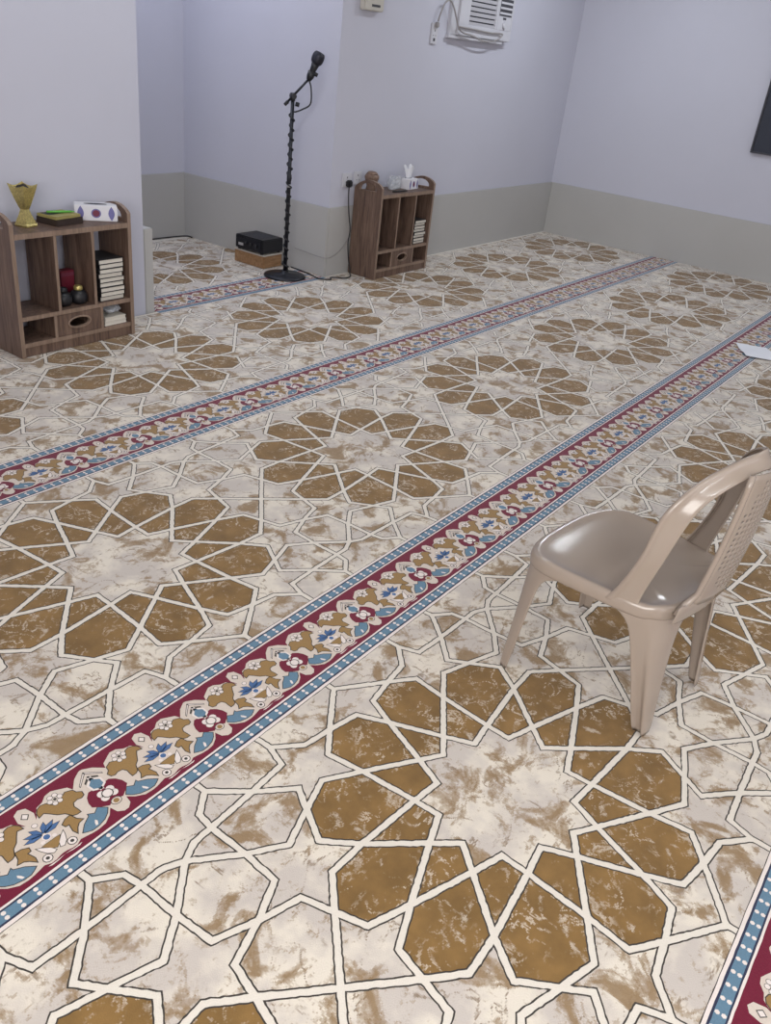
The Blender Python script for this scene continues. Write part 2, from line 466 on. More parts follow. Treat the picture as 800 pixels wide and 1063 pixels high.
def petal(c, tip, w):
    c = Vector(c); tip = Vector(tip); d = tip-c; nrm = Vector((-d.y, d.x)).normalized()*w
    return [tuple(c+d*.12+nrm*.35), tuple(c+d*.12-nrm*.35), tuple(c+d*.6-nrm), tuple(tip), tuple(c+d*.6+nrm)]
motif = []                               # (poly, layer, material), left half; mirrored
def mo(p, z, m, outline=0, om='line'):
    if area(p) < 0: p = p[::-1]
    if outline: motif.append((inset(p, -outline), z-1, om))
    motif.append((p, z, m))
mo(MO['bg'], 2, 'pink')
mo(MO['leaf1'], 5, 'tan', .0023); mo(MO['leaf2'], 5, 'tan', .0023)
mo(MO['bluel'], 5, 'blue', .0021); mo(MO['bluelc'], 6, 'white')
mo(MO['ros'], 5, 'crimson')
mo(MO['chev'], 5, 'line'); mo(inset(MO['chev'][::-1] if area(MO['chev']) < 0 else MO['chev'], .0016), 6, 'white')
mo(MO['chev2'], 5, 'line')
mo(MO['blues'], 7, 'blue', .005, 'white')
mo(circ(-.012, -.012, .010), 7, 'white'); mo(circ(-.012, -.027, .010), 7, 'white')
mo(circ(0, -.019, .0140, 12), 8, 'line'); mo(circ(0, -.019, .0115, 12), 9, 'white')
mo(circ(0, -.051, .0135, 12, .0115), 8, 'line'); mo(circ(0, -.051, .0118, 12, .0098), 9, 'pink'); mo(circ(0, -.051, .007, 10), 10, 'tan')
for k in range(6): mo(circ(-.089+.0125*math.cos(k*PI/3), .053+.0125*math.sin(k*PI/3), .0058, 8), 7, 'white', .0011)
mo(circ(-.089, .053, .004, 8), 7, 'line')
mo(circ(-.162, .058, .0105, 4, .0115), 7, 'line'); mo(circ(-.162, .058, .0075, 4, .0085), 8, 'white')
for tip in ((-.1195, -.006), (-.127, .0075), (-.1445, .0165)): mo(petal((-.162, -.012), tip, .0062), 5, 'dblue', .0012, 'line')
mo(circ(-.162, -.022, .0105, 8), 6, 'white'); mo(circ(-.162, -.0225, .0075, 8), 7, 'dblue')
mo(circ(-.148, -.030, .005, 8), 6, 'white')
mo(circ(-.162, .022, .006, 8), 6, 'white', .001)
mo(MO['lens'], 5, 'tan', .0012)
mo(MO['leafc'], 5, 'white', .0016)
mo(circ(-.1318, -.0704, .0115, 10), 5, 'line'); mo(circ(-.1318, -.0704, .0095, 10), 6, 'white'); mo(circ(-.1318, -.0704, .0045, 8), 7, 'line')
mo([(-.162, -.088), (-.145, -.0915), (-.128, -.0925), (-.120, -.089), (-.140, -.0895)], 5, 'white')
def onaxis(p):
    cx = (min(q[0] for q in p)+max(q[0] for q in p))/2
    return abs(cx) < .0012 or abs(cx+.162) < .0012
full = [(p, z, m) for p, z, m in motif] + [([(-x, y) for x, y in reversed(p)], z, m) for p, z, m in motif if not onaxis(p)]
PM = PX/4; RX0 = -.0575
BANDS = [(.1504, .1482, 'line'), (.1482, .1400, 'white'), (.1400, .1350, 'navy'), (.1350, .1105, 'blue'), (.1105, .1065, 'navy'), (.1065, .1015, 'white')]
L3 = 3*EPS
for k in range(0, 6):
    yc = -k*D
    rect = nook if k == 0 else room
    xa, xb = rect[0], rect[2]
    def strip(v0, v1, m, z, jit=.0006):
        n = int((xb-xa)/.02); top = []; bot = []
        for i in range(n+1):
            x = xa+(xb-xa)*i/n
            top.append((x, yc+v1+rc.uniform(-jit, jit), z)); bot.append((x, yc+v0+rc.uniform(-jit, jit), z))
        cb.grid([bot, top], m, smooth=False)
    strip(-.1504, .1504, M['line'], L3)
    strip(-.1485, .1485, M['white'], L3+EPS)
    strip(-.1400, .1400, M['navy'], L3+2*EPS)
    strip(-.1350, .1350, M['blue'], L3+3*EPS)
    strip(-.1105, .1105, M['navy'], L3+4*EPS)
    strip(-.1065, .1065, M['white'], L3+5*EPS)
    strip(-.1010, .1010, M['crimson'], L3+6*EPS)
    for v in (.1295, .1160, -.1295, -.1160):
        x = RX0+math.floor((xa-RX0)/(PM/9))*PM/9+PM/9
        while x < xb-.01:
            put(circ(x, yc+v, .0055, 6), L3+4*EPS, M['white'], rect); x += PM/9
    n0 = math.floor((xa-RX0)/PM); n1 = math.ceil((xb-RX0)/PM)
    for n in range(n0, n1+1):
        for p, z, m in full:
            put([(x+RX0+n*PM, y+yc) for x, y in p], L3+(6+z)*EPS, M[m], rect)
tag(cb.build('carpet'), 'wall to wall cream and brown star patterned prayer carpet with crimson and blue row stripes', 'carpet')
ZC = L3+17*EPS                           # top of the pile on the stripes
ZF = 3*EPS                               # top of the pile in the fields

# ------------------------------------------------------------------ bookcases
CW, CD, CH, TB = .70, .25, .605, .022
def side_panel(handle_top=.075):
    prof = [(0, 0), (CD, 0), (CD, CH+.018)]
    n = 16
    # arched grip over the top edge
    arch = []
    for k in range(n+1):
        t = k/n; y = CD*(1-t)
        z = CH+.018+(handle_top-.0)*math.sin(PI*min(1, max(0, t)))**.7*.72 + .028*t
        arch.append((y, z))
    return prof[:2]+arch
def panel_mesh(x0, x1):
    b = MB(); outer = side_panel()
    # half-moon hand hole
    hole = []
    n = 12; hw, yc, zb, hh = .078, CD*.5, CH+.012, .052
    for k in range(n+1):
        a = PI*k/n; hole.append((yc+hw*math.cos(a), zb+.006*(1-math.cos(a))/2+hh*math.sin(a)**.8))
    bm = bmesh.new()
    def ring(pts, x): return [bm.verts.new((x, y, z)) for y, z in pts]
    for x in (x0, x1):
        vo = ring(outer, x); vh = ring(hole, x)
        eo = [bm.edges.new((vo[i], vo[(i+1) % len(vo)])) for i in range(len(vo))]
        eh = [bm.edges.new((vh[i], vh[(i+1) % len(vh)])) for i in range(len(vh))]
        bmesh.ops.triangle_fill(bm, edges=eo+eh, use_beauty=True)
        if x == x0: A, Bh = vo, vh
        else:
            for P, Q in ((A, vo), (Bh, vh)):
                for i in range(len(P)):
                    j = (i+1) % len(P); bm.faces.new((P[i], P[j], Q[j], Q[i]))
    bmesh.ops.recalc_face_normals(bm, faces=bm.faces[:])
    i = b.mid(M['wood']); 
    off = 0; bm.verts.index_update()
    b.v = [tuple(v.co) for v in bm.verts]; j = b.mid(M['edge'])
    for f in bm.faces:
        b.f.append([v.index for v in f.verts]); b.sm.append(False)
        b.mi.append(i if abs(f.normal.x) > .7 else j)
    bm.free(); return b
def board(x0, y0, z0, x1, y1, z1):
    b = MB(); b.box(x0, y0, z0, x1, y1, z1, M['wood'], front=M['edge'], bev=.0012); return b
Z1, Z2 = .070, .205                      # bottom board, middle shelf
IW = CW-2*TB; U1, U2 = TB+IW/3, TB+2*IW/3; LD1, LD2 = TB+IW*.285, TB+IW*.715
def bookcase(loc, label):
    t = thing('bookcase', label, 'bookcase', loc, 0, 'matching wooden bookcases')
    panel_mesh(0, TB).build('side_panel', t); panel_mesh(CW-TB, CW).build('side_panel', t)
    board(TB, 0, CH-.026, CW-TB, CD-.003, CH).build('top_board', t)
    board(TB, .004, Z2-TB, CW-TB, CD-.004, Z2).build('shelf', t)
    board(TB, .004, Z1-TB, CW-TB, CD-.004, Z1).build('bottom_board', t)
    b = MB(); b.box(TB, .008, 0, CW-TB, .026, Z1-TB, M['wood'], bev=.001); b.build('plinth', t)
    for x in (U1, U2): board(x-.009, .003, Z2, x+.009, CD-.004, CH-.026).build('divider', t)
    for x in (LD1, LD2): board(x-.009, .003, Z1, x+.009, CD-.004, Z2-TB).build('divider', t)
    # drawer with an oval finger hole
    x0, x1, z0, z1 = LD1+.011, LD2-.011, Z1+.002, Z2-TB-.002
    xc, zc = (x0+x1)/2, (z0+z1)/2+.004; a_, c_ = .062, .024
    b = MB(); n = 32
    def rect_pt(k):
        th = 2*PI*k/n; dx, dz = math.cos(th), math.sin(th)
        s = min((x1-x0)/2/abs(dx) if abs(dx) > 1e-6 else 9, (z1-z0)/2/abs(dz) if abs(dz) > 1e-6 else 9)
        return (xc+dx*s, (z0+z1)/2+dz*s)
    for y, flip in ((.004, False), (.020, True)):
        o = [(p[0], y, p[1]) for p in (rect_pt(k) for k in range(n))]
        h = [(xc+a_*math.cos(2*PI*k/n), y, zc+c_*math.sin(2*PI*k/n)) for k in range(n)]
        b.grid([o, h] if not flip else [h, o], M['wood'], True, False)
    h1 = [(xc+a_*math.cos(2*PI*k/n), .004, zc+c_*math.sin(2*PI*k/n)) for k in range(n)]
    h2 = [(xc+a_*math.cos(2*PI*k/n), .020, zc+c_*math.sin(2*PI*k/n)) for k in range(n)]
    b.grid([h1, h2], M['edge'], True, True)
    for q in ((x0, z0, x1, z0+.004), (x0, z1-.004, x1, z1)): b.box(q[0], .006, q[1], q[2], .020, q[3], M['wood'])
    b.box(x0, .020, z0, x0+.01, CD-.02, z1-.02, M['wood']); b.box(x1-.01, .020, z0, x1, CD-.02, z1-.02, M['wood'])
    b.box(x0+.01, .020, z0, x1-.01, CD-.02, z0+.006, M['wood']); b.box(x0+.01, CD-.03, z0+.006, x1-.01, CD-.02, z1-.02, M['wood'])
    dr = b.build('drawer', t)
    b = MB(); pr = [(1.0, -.001), (1.14, -.003), (1.20, 0), (1.14, .003), (1.0, .003)]
    rows = [[(xc+(a_+(s-1)*.05)*math.cos(2*PI*k/n), .004+dy-.001, zc+(c_+(s-1)*.05)*math.sin(2*PI*k/n)) for k in range(n)] for s, dy in pr]
    b.grid(rows, M['edge'], True, True); b.build('hole_rim', dr)
    return t
CY = -.372
c1 = (.432, CY+.008, ZC); c2 = (3.352, CY, ZC)
bookcase(c1, 'brown wooden bookcase at far left carrying the gold burner and black books')
bookcase(c2, 'brown wooden bookcase beside the power socket in front of the far wall')

def book(name, w, d, h, cover, label, loc, rz, group=None, spine='back'):
    """closed book lying flat: cover boards and spine, page block showing on the other sides"""
    t = thing(name, label, 'book', loc, rz, group)
    c = .0022
    b = MB()
    b.box(-w/2, -d/2, 0, w/2, d/2, c, cover, bev=.0006); b.box(-w/2, -d/2, h-c, w/2, d/2, h, cover, bev=.0006)
    if spine == 'back': b.box(-w/2, d/2-c, c, w/2, d/2, h-c, cover)
    elif spine == 'left': b.box(-w/2, -d/2, c, -w/2+c, d/2, h-c, cover)
    else:
        b.box(-w/2, -d/2, c, -w/2+c, d/2, h-c, cover); b.box(-w/2+c, -d/2, c, w/2, -d/2+c, h-c, cover)
    b.build('cover', t)
    b = MB(); e = .003
    if spine == 'back': b.box(-w/2+e, -d/2+e, c, w/2-e, d/2-c, h-c, M['page'])
    else: b.box(-w/2+c, -d/2+(c if spine == 'case' else e), c, w/2-e, d/2-e, h-c, M['page'])
    b.build('pages', t)
    return t
ORD = ['topmost', 'second from the top', 'third from the top', 'fourth from the top', 'fifth from the top', 'sixth from the top', 'seventh from the top', 'eighth from the top', 'ninth from the top', 'tenth from the top']
rb = random.Random(11)
def stack(cx, cy, z, n, h, w, d, txt, group):
    for k in range(n):
        o = ORD[n-1-k]
        book('book', w+rb.uniform(-.004, .004), d, h-.0006, M['bcover'], 'black covered book, %s of the stack in %s' % (o if k else 'lowest', txt),
             (cx+rb.uniform(-.004, .004), cy+rb.uniform(-.004, .006), z+k*h), rb.uniform(-.02, .02), group, 'left')
xb = c1[0]+(U2+CW-TB)/2
stack(xb+.008, c1[1]+.11, ZC+Z2+.0005, 9, .0245, .155, .185, 'the left bookcase', 'books stacked in the left bookcase')
x2 = c2[0]+(U2+CW-TB)/2
stack(x2+.012, c2[1]+.11, ZC+Z2+.0005, 8, .0225, .150, .185, 'the far bookcase', 'books stacked in the far bookcase')
xl = c1[0]+(LD2+CW-TB)/2
book('book', .145, .18, .022, M['page'], 'cream book lying at the very bottom right of the left bookcase', (xl+.001, c1[1]+.105, ZC+Z1+.0005), .01, 'cream books under the plastic bag')
book('book', .135, .17, .022, M['page'], 'cream book lying directly under the crumpled plastic bag', (xl+.004, c1[1]+.10, ZC+Z1+.0230), -.02, 'cream books under the plastic bag')

def crumple(name, r, sx, sy, sz, m, label, cat, loc, seed, amp=.35):
    bm = bmesh.new(); bmesh.ops.create_icosphere(bm, subdivisions=4, radius=1)
    rn = random.Random(seed)
    dirs = [(Vector((rn.gauss(0, 1), rn.gauss(0, 1), rn.gauss(0, 1))).normalized(), rn.uniform(.55, 1)) for _ in range(26)]
    for v in bm.verts:
        d = v.co.normalized(); s = 1.15
        for n_, h_ in dirs:
            q = d.dot(n_)
            if q > .05: s = min(s, h_/q)
        v.co = d*s*(1-amp*.15*math.sin(9*d.x+5*d.y+seed)*math.cos(7*d.z-4*d.y))
    zmin = min(v.co.z for v in bm.verts)
    for v in bm.verts:
        v.co = Vector((v.co.x*r*sx, v.co.y*r*sy, max(0, (v.co.z+.8)*r*sz)))
    b = MB(); b.addbm(bm, m); bm.free()
    o = b.build(name, None, loc); return tag(o, label, cat)
crumple('plastic_bag', .068, .95, 1.1, .62, M['plastic'], 'crumpled clear plastic bag on cream books in the left bookcase', 'plastic bag', (xl+.004, c1[1]+.070, ZC+Z1+.046), 4)

# things in the middle bay of the left bookcase
xm = c1[0]+(U1+U2)/2
b = MB(); b.box(-.042, -.022, 0, .040, .022, .155, M['red'], bev=.002); t = thing('box', 'dark red upright box behind black jars in left bookcase', 'box', (.825, c1[1]+.165, ZC+Z2+.0005))
b.build('carton', t)
b = MB(); b.box(-.039, -.0230, .125, .039, -.0222, .143, M['maroon']); b.build('printed_band', t)
def jar(x, y, label, r=.036, capm='silver'):
    t = thing('jar', label, 'jar', (x, y, ZC+Z2+.0005), 0, 'black jars in the left bookcase')
    b = MB(); b.lathe([(r*.55, 0), (r*.9, .008), (r, .026), (r*.98, .048), (r*.78, .063), (r*.48, .070)], M['black'], 24); b.build('body', t)
    b = MB(); b.lathe([(r*.48, .0702), (r*.52, .074), (r*.52, .086), (r*.40, .093), (r*.1, .095)], M[capm], 20); b.build('lid', t)
jar(xm-.040, c1[1]+.075, 'round black jar in front of the dark red box', .045, 'black')
jar(xm+.050, c1[1]+.070, 'round black jar with gold lid right of the dark red box', .045, 'gold')

# golden incense burner
def burner(x, y, z, rz, label, m, m2, s=1.0, name='incense_burner'):
    t = thing(name, label, 'incense burner', (x, y, z), rz)
    def sq(h, zz, dip=0):
        out = []
        for sx, sy in ((-1, -1), (1, -1), (1, 1), (-1, 1)):
            nx, ny = (1, 0) if (sx, sy) in ((-1, -1),) else ((0, 1) if (sx, sy) == (1, -1) else ((-1, 0) if (sx, sy) == (1, 1) else (0, -1)))
            for k in range(6):
                f = k/6
                px, py = sx*h+nx*2*h*f, sy*h+ny*2*h*f
                out.append((px*s*.72, py*s*.72, (zz-dip*math.sin(PI*f))*s))
        return out
    b = MB()
    b.grid([sq(.054, 0), sq(.056, .008), sq(.050, .016), sq(.044, .030), sq(.030, .060), sq(.024, .078), sq(.022, .086)], m, True, False, True, False)
    b.build('base', t)
    b = MB()
    b.grid([sq(.022, .086), sq(.028, .096), sq(.046, .140), sq(.060, .176), sq(.072, .212, .014), sq(.068, .212, .014), sq(.055, .176), sq(.040, .150)], m, True, False, False, True)
    b.build('cup', t)
    b = MB()
    bm = bmesh.new(); bmesh.ops.create_icosphere(bm, subdivisions=3, radius=.05)
    for v in bm.verts: v.co = Vector((v.co.x*s*.72, v.co.y*s*.72, (.176+v.co.z*.62+.008*math.sin(90*v.co.x)*math.cos(80*v.co.y))*s))
    b.addbm(bm, M['coal']); bm.free(); b.build('charcoal', t)
    return t
ZT = ZC+CH
burner(.612, -.225, ZT+.0005, .25, 'gold incense burner with flared cup on top of the left bookcase', M['gold'], M['gold'], .93)

# two books and a green pen on top of the left bookcase
book('book', .172, .140, .030, M['dcover'], 'thick dark brown book under the olive book on the left bookcase top', (.803, -.225, ZT+.0005), .16, None, 'case')
def topbook():
    t = book('book', .162, .130, .014, M['ycover'], 'yellow and olive book with a green pen on it, left bookcase top', (.801, -.222, ZT+.0315), .16, None, 'case')
    b = MB(); b.box(-.072, -.010, .0141, .026, .056, .0146, M['bcover']); b.build('cover_print', t)
topbook()
t = thing('pen', 'bright green pen lying on the yellow and olive book', 'pen', (.815, -.222, ZT+.0525), -.35)
b = MB(); b.tube([(-.07, 0, 0), (.045, 0, 0)], .006, M['green'], 10); b.build('barrel', t)
b = MB(); b.tube([(.045, 0, 0), (.062, 0, 0), (.068, 0, 0)], [.0055, .003, .001], M['green'], 10); b.build('tip', t)

# tissue boxes
def tissue_box(loc, rz, w, d, h, label, plume):
    t = thing('tissue_box', label, 'tissue box', loc, rz)
    b = MB(); b.box(-w/2, -d/2, 0, w/2, d/2, h, M['card'], bev=.003); b.build('carton', t)
    y = -d/2-.0006
    def disc(cx, cz, rx, rz_, m, yy):
        b = MB(); b.face([(cx+rx*math.cos(2*PI*k/20), yy, cz+rz_*math.sin(2*PI*k/20)) for k in range(20)], m); b.build('printed_oval', t)
    disc(0, h*.5, w*.115, h*.30, M['violet'], y); disc(0, h*.5, w*.085, h*.22, M['maroon'], y-.0004)
    for s in (-1, 1):
        n = 10; b = MB()
        arc = [(s*(w*.36+w*.075*math.sin(PI*k/n)), y, h*(.03+.94*k/n)) for k in range(n+1)]+[(s*(w*.36-w*.075*math.sin(PI*k/n)), y, h*(.97-.94*k/n)) for k in range(1, n)]
        b.face(arc if s < 0 else arc[::-1], M['violet']); b.build('printed_crescent', t)
    b = MB(); b.face([(w*.28*math.cos(2*PI*k/20), d*.2*math.sin(2*PI*k/20), h+.0008) for k in range(20)], M['slot']); b.build('opening', t)
    if plume:
        b = MB(); rows = []
        for i in range(9):
            f = i/8; zz = h-.004+plume*f
            rows.append([(.030*(math.cos(a*2*PI/16))*(1+.7*f)+.010*math.sin(3*a*2*PI/16+f*2)*f, .010*math.sin(a*2*PI/16)*(1+1.5*f)+.012*math.sin(2*a*2*PI/16+1.3)*f, zz+.018*f*math.sin(a*2*PI/16*3)) for a in range(16)])
        b.grid(rows, M['tissue'], True, True); b.build('tissue', t)
    return t
tissue_box((1.020, -.225, ZT+.0005), -.60, .212, .10, .076, 'white and violet tissue box on the left bookcase, no tissue showing', 0)
tissue_box((c2[0]+.515, -.235, ZT+.0005), .05, .135, .11, .075, 'white and violet tissue box with tissue pulled up, far bookcase', .085)
crumple('plastic_bag', .095, .85, .75, .75, M['plastic'], 'crumpled clear plastic bag on the far bookcase beside its tissue box', 'plastic bag', (c2[0]+.355, -.225, ZT+.0005), 9)
# small brown wooden pot at the socket end of the far bookcase
t = thing('incense_burner', 'brown wooden incense burner at socket end of the far bookcase', 'incense burner', (c2[0]+.115, -.185, ZT+.0005), .1)
b = MB(); b.lathe([(.038, 0), (.040, .01), (.036, .03), (.043, .055), (.055, .085), (.056, .098), (.045, .112)], M['oldwood'], 8); b.build('bowl', t)
b = MB(); b.lathe([(.044, .1125), (.040, .120), (.030, .128), (.01, .132)], M['oldwood'], 8); b.build('lid', t)
t = thing('pen', 'black pen lying near the front edge of the far bookcase top', 'pen', (c2[0]+.300, -.325, ZT+.0065), -.12)
b = MB(); b.tube([(-.085, 0, 0), (.06, 0, 0)], .006, M['black'], 8); b.build('barrel', t)
b = MB(); b.tube([(.06, 0, 0), (.075, 0, 0), (.082, 0, 0)], [.0055, .003, .001], M['black'], 8); b.build('tip', t)

# ------------------------------------------------------------------ microphone stand
MX, MY = 2.825, .050
st = thing('microphone_stand', 'black round based microphone stand standing in the wall recess opening', 'microphone stand', (MX, MY, ZC))
b = MB(); b.lathe([(.150, 0), (.152, .006), (.148, .014), (.10, .022), (.03, .028), (.022, .045)], M['blackm'], 40); b.build('base', st)
b = MB(); b.lathe([(.0140, .04), (.0140, .66), (.017, .665), (.017, .70), (.0125, .705), (.0125, 1.185)], M['blackm'], 16); b.build('pole', st)
b = MB(); b.lathe([(.0165, .620), (.0165, .640)], M['silver'], 16); b.build('tape', st)
cr = Vector((.547, -.837, 0))
J = Vector((0, 0, 1.195)); bd = (cr*.165+Vector((0, 0, .185))); 
b = MB()
b.tube([J+Vector((0, 0, -.03)), J+Vector((0, 0, .02))], .017, M['black'], 14)
b.tube([J-Vector((.02, .03, 0))*.9, J+Vector((.02, .03, 0))*.9], .018, M['black'], 14)
b.build('clutch', st)
b = MB(); b.tube([J+cr*.02+Vector((0, 0, -.045)), J+cr*.045+Vector((0, 0, -.05))], .014, M['black'], 12); b.build('knob', st)
b = MB(); b.tube([J-bd*.32, J-bd*.20], [.011, .012], M['black'], 12); b.tube([J-bd*.20, J+bd*.62], .0078, M['blackm'], 12); b.build('boom', st)
E0 = J+bd*.62
hd_ = (cr*.075+Vector((0, 0, .19))).normalized()
b = MB(); b.tube([E0-hd_*.01, E0+hd_*.015, E0+hd_*.045], [.016, .025, .026], M['black'], 16); b.build('clip', st)
b = MB(); b.tube([E0+cr*.03+hd_*.02, E0+cr*.03+hd_*.042], [.014, .014], M['black'], 10); b.build('clip_screw', st)
W0v = Vector((MX, MY, ZC))
mic = thing('microphone', 'black handheld microphone clipped to the tip of the boom stand', 'microphone', tuple(W0v+E0))
b = MB(); b.tube([hd_*.01, hd_*.045, hd_*.075, hd_*.098], [.0165, .019, .023, .027], M['black'], 20); b.build('handle', mic)
b = MB(); b.tube([hd_*.094+hd_*.078*(1-math.cos(PI*k/10))/2 for k in range(11)], [.026]+[.014+.027*math.sin(PI*k/10)**.6 for k in range(1, 10)]+[.008], M['mesh'], 24); b.build('grille', mic)
# microphone cable: hangs off the boom, winds down the pole, runs to the amplifier
pts = [W0v+E0-hd_*.0+Vector((0, 0, -.012))+cr*.0, W0v+E0+cr*.016+Vector((0, 0, -.06)), W0v+E0+cr*.016+Vector((0, 0, -.15)), W0v+J+cr*.065+Vector((0, 0, -.075)), W0v+J+cr*.02+Vector((0, 0, -.095))]
pts = catmull(pts, 8)
turns = 17; zt, zb = 1.10, .06
wob = random.Random(5)
for k in range(turns*14+1):
    f = k/(turns*14); a = f*turns*2*PI; rr = .0168+.0012*math.sin(a*.37+1)+.0016*math.sin(f*60)
    pts.append(W0v+Vector((rr*math.cos(a), rr*math.sin(a), zt+(zb-zt)*f)))
tail = catmull([pts[-1], W0v+Vector((.05, .03, .04)), W0v+Vector((.10, .10, .033)), W0v+Vector((.165, .12, .006)), W0v+Vector((.20, .17, .005)), (3.060, .25, ZC+.006), (3.062, .60, ZC+.006)], 8)
b = MB(); b.tube(pts+tail[1:], .0052, M['rubber'], 7)
tag(b.build('microphone_cable'), 'black cable wound round the microphone stand pole and down to the carpet', 'cable')

# ------------------------------------------------------------------ amplifier on a wooden crate in the recess
t = thing('wooden_box', 'low brown wooden box under the black amplifier in the recess', 'box', (2.940, .43, ZC))
b = MB(); b.box(-.100, -.150, 0, .100, .150, .088, M['crate'], bev=.003); b.build('body', t)
b = MB(); b.box(-.103, -.153, .088, .103, .153, .098, M['ivory'], bev=.002); b.build('lid', t)
t = thing('amplifier', 'black amplifier resting on the low wooden box in the recess', 'amplifier', (2.938, .42, ZC+.0982))
b = MB(); b.box(-.112, -.140, .012, .112, .140, .108, M['black'], bev=.006); b.build('case', t)
b = MB(); 
for k in range(6): b.box(-.08+k*.028, -.09, .1081, -.066+k*.028, .09, .1092, M['slot'])
b.build('top_vents', t)
for x, y in ((-.09, -.115), (.09, -.115), (-.09, .115), (.09, .115)):
    b = MB(); b.lathe([(.012, 0), (.014, .012)], M['rubber'], 12, (x, y, 0)); b.build('foot', t)
b = MB(); b.box(-.118, -.125, .02, -.1125, .125, .10, M['blackm'], bev=.002); fp = b.build('front_panel', t)
for y, r in ((-.08, .017), (-.03, .012), (.02, .012)):
    b = MB(); b.tube([(-.118, y, .06), (-.134, y, .06)], [r, r*.85], M['black'], 14); b.build('knob', fp)
b = MB(); b.box(-.1195, .05, .035, -.1182, .10, .055, M['silver'], bev=.0005); b.build('badge', fp)

P = [(1.53, 1.365, ZC+.006), (1.85, 1.372, ZC+.006), (2.3, 1.366, ZC+.006), (2.75, 1.372, ZC+.006), (3.03, 1.35, ZC+.006), (3.05, 1.28, ZC+.006)]
b = MB(); b.tube(catmull(P, 8), .0055, M['rubber'], 8)
tag(b.build('floor_cable'), 'black cable lying along the back wall at the foot of the recess', 'cable')
# ------------------------------------------------------------------ sockets, cables
def plate(name, x, z, w, h, label, cat, group=None, y=YQ-.012, m='whitep', sockets=1):
    t = thing(name, label, cat, (x, y, z), 0, group)
    b = MB(); b.box(-w/2, -.012, -h/2, w/2, 0, h/2, M[m], bev=.003); b.build('face_plate', t)
    for q in ((-.004, .012, .004, .024), (-.018, -.016, -.010, -.010), (.010, -.016, .018, -.010)):
        b = MB(); b.box(q[0], -.0126, q[1], q[2], -.0119, q[3], M['slot']); b.build('pin_slot', t)
    b = MB(); b.box(w/2-.026, -.0155, h/2-.034, w/2-.012, -.0121, h/2-.012, M['whitep'], bev=.001); b.build('switch', t)
    return t
plate('power_socket', 3.268, .675, .105, .095, 'white power socket with the black plug in it beside far bookcase', 'power socket', 'white wall sockets')
plate('power_socket', 3.392, .685, .09, .09, 'white power socket half hidden behind the far bookcase end', 'power socket', 'white wall sockets')
yw = YQ-.012
t = thing('power_cable', 'black power cable hanging from the socket plug and across carpet to the microphone stand', 'cable', (3.272, yw-.013, .655))
b = MB(); b.box(-.024, -.034, -.026, .024, 0, .022, M['black'], bev=.008); b.build('plug', t)
o_ = Vector((3.272, yw-.013, .655))
P = [(3.272, yw-.030, .630), (3.270, yw-.034, .56), (3.283, yw-.040, .44), (3.305, yw-.045, .33), (3.293, yw-.045, .24), (3.305, yw-.05, .13), (3.325, yw-.055, .05), (3.320, yw-.065, ZC+.007),
     (3.27, -.215, ZC+.005), (3.18, -.235, ZC+.005), (3.10, -.165, ZC+.005), (3.05, -.20, ZC+.005), (2.99, -.14, ZC+.005), (3.02, -.04, ZC+.006), (3.05, .10, ZC+.006), (3.06, .20, ZC+.006)]
b = MB(); b.tube([v-o_ for v in catmull(P, 8)], .0045, M['rubber'], 7); b.build('cord', t)
P = [(3.062, .17, .155), (3.062, .06, .15), (3.055, -.05, .145), (3.085, -.123, .142), (3.16, -.119, .145), (3.25, -.117, .185), (3.33, -.117, .26), (3.37, -.117, .36), (3.39, -.117, .47), (3.39, -.115, .50), (3.39, -.111, .62)]
b = MB(); b.tube(catmull(P, 8), .0028, M['greycab'], 6)
tag(b.build('thin_cable'), 'thin grey cable running along the stone dado beside the recess', 'cable')

# ------------------------------------------------------------------ window air conditioner
AXL, AXR, AZ = 4.36, 5.27, 1.672
t = thing('air_conditioner', 'white window air conditioner high on the far wall', 'air conditioner', (AXL, YQ, AZ))
aw, ah, ad = AXR-AXL, .50, .055
G0, G1, GB, GT = .235, .635, .080, ah-.05           # grille opening
b = MB(); b.box(0, -ad+.018, 0, aw, 0, ah, M['whitep'], bev=.004); b.build('case', t)
b = MB()
for q in ((.09, .004, aw, GB), (.09, GT, aw, ah), (.09, GB, G0, GT), (G1, GB, G1+.03, GT), (aw-.02, GB, aw, GT)): b.box(q[0], -ad, q[1], q[2], -ad+.018, q[3], M['whitep'], bev=.002)
b.build('front_frame', t)
b = MB(); b.box(G0, -ad+.014, GB, G1, -ad+.0175, GT, M['slot']); gr = b.build('grille', t)
for k in range(11):
    zz = GB+.012+k*.0335
    b = MB(); bm = bmesh.new(); bmesh.ops.create_cube(bm, size=1)
    for v in bm.verts: v.co = Matrix.Rotation(.35, 3, 'X') @ Vector((v.co.x*(G1-G0), v.co.y*.006, v.co.z*.0235))+Vector(((G0+G1)/2, -ad+.006, zz))
    bm.normal_update(); b.addbm(bm, M['whitep']); bm.free(); b.build('louvre', gr)
b = MB(); b.box(G1+.031, -ad-.001, GB, aw-.021, -ad+.017, GT, M['whitep'], bev=.002); cp = b.build('control_panel', t)
b = MB(); b.box(G1+.045, -ad-.0035, GB+.10, aw-.035, -ad-.0011, GT-.01, M['slot']); b.build('vent_panel', cp)
for k in range(7):
    b = MB(); zz = GB+.112+k*.036; b.box(G1+.047, -ad-.0050, zz, aw-.037, -ad-.0036, zz+.015, M['whitep']); b.build('vent_slat', cp)
b = MB(); b.tube([(G1+.14, -ad-.001, GB+.035), (G1+.14, -ad-.014, GB+.035)], [.026, .022], M['whitep'], 18); b.build('dial', cp)
b = MB(); b.box(G1+.11, -ad-.0030, GB+.075, G1+.16, -ad-.0011, GB+.09, M['slot']); b.build('badge', cp)
b = MB(); b.box(-.02, -.045, -.022, aw-.10, 0, 0, M['whitep'], bev=.003); b.build('sill', t)
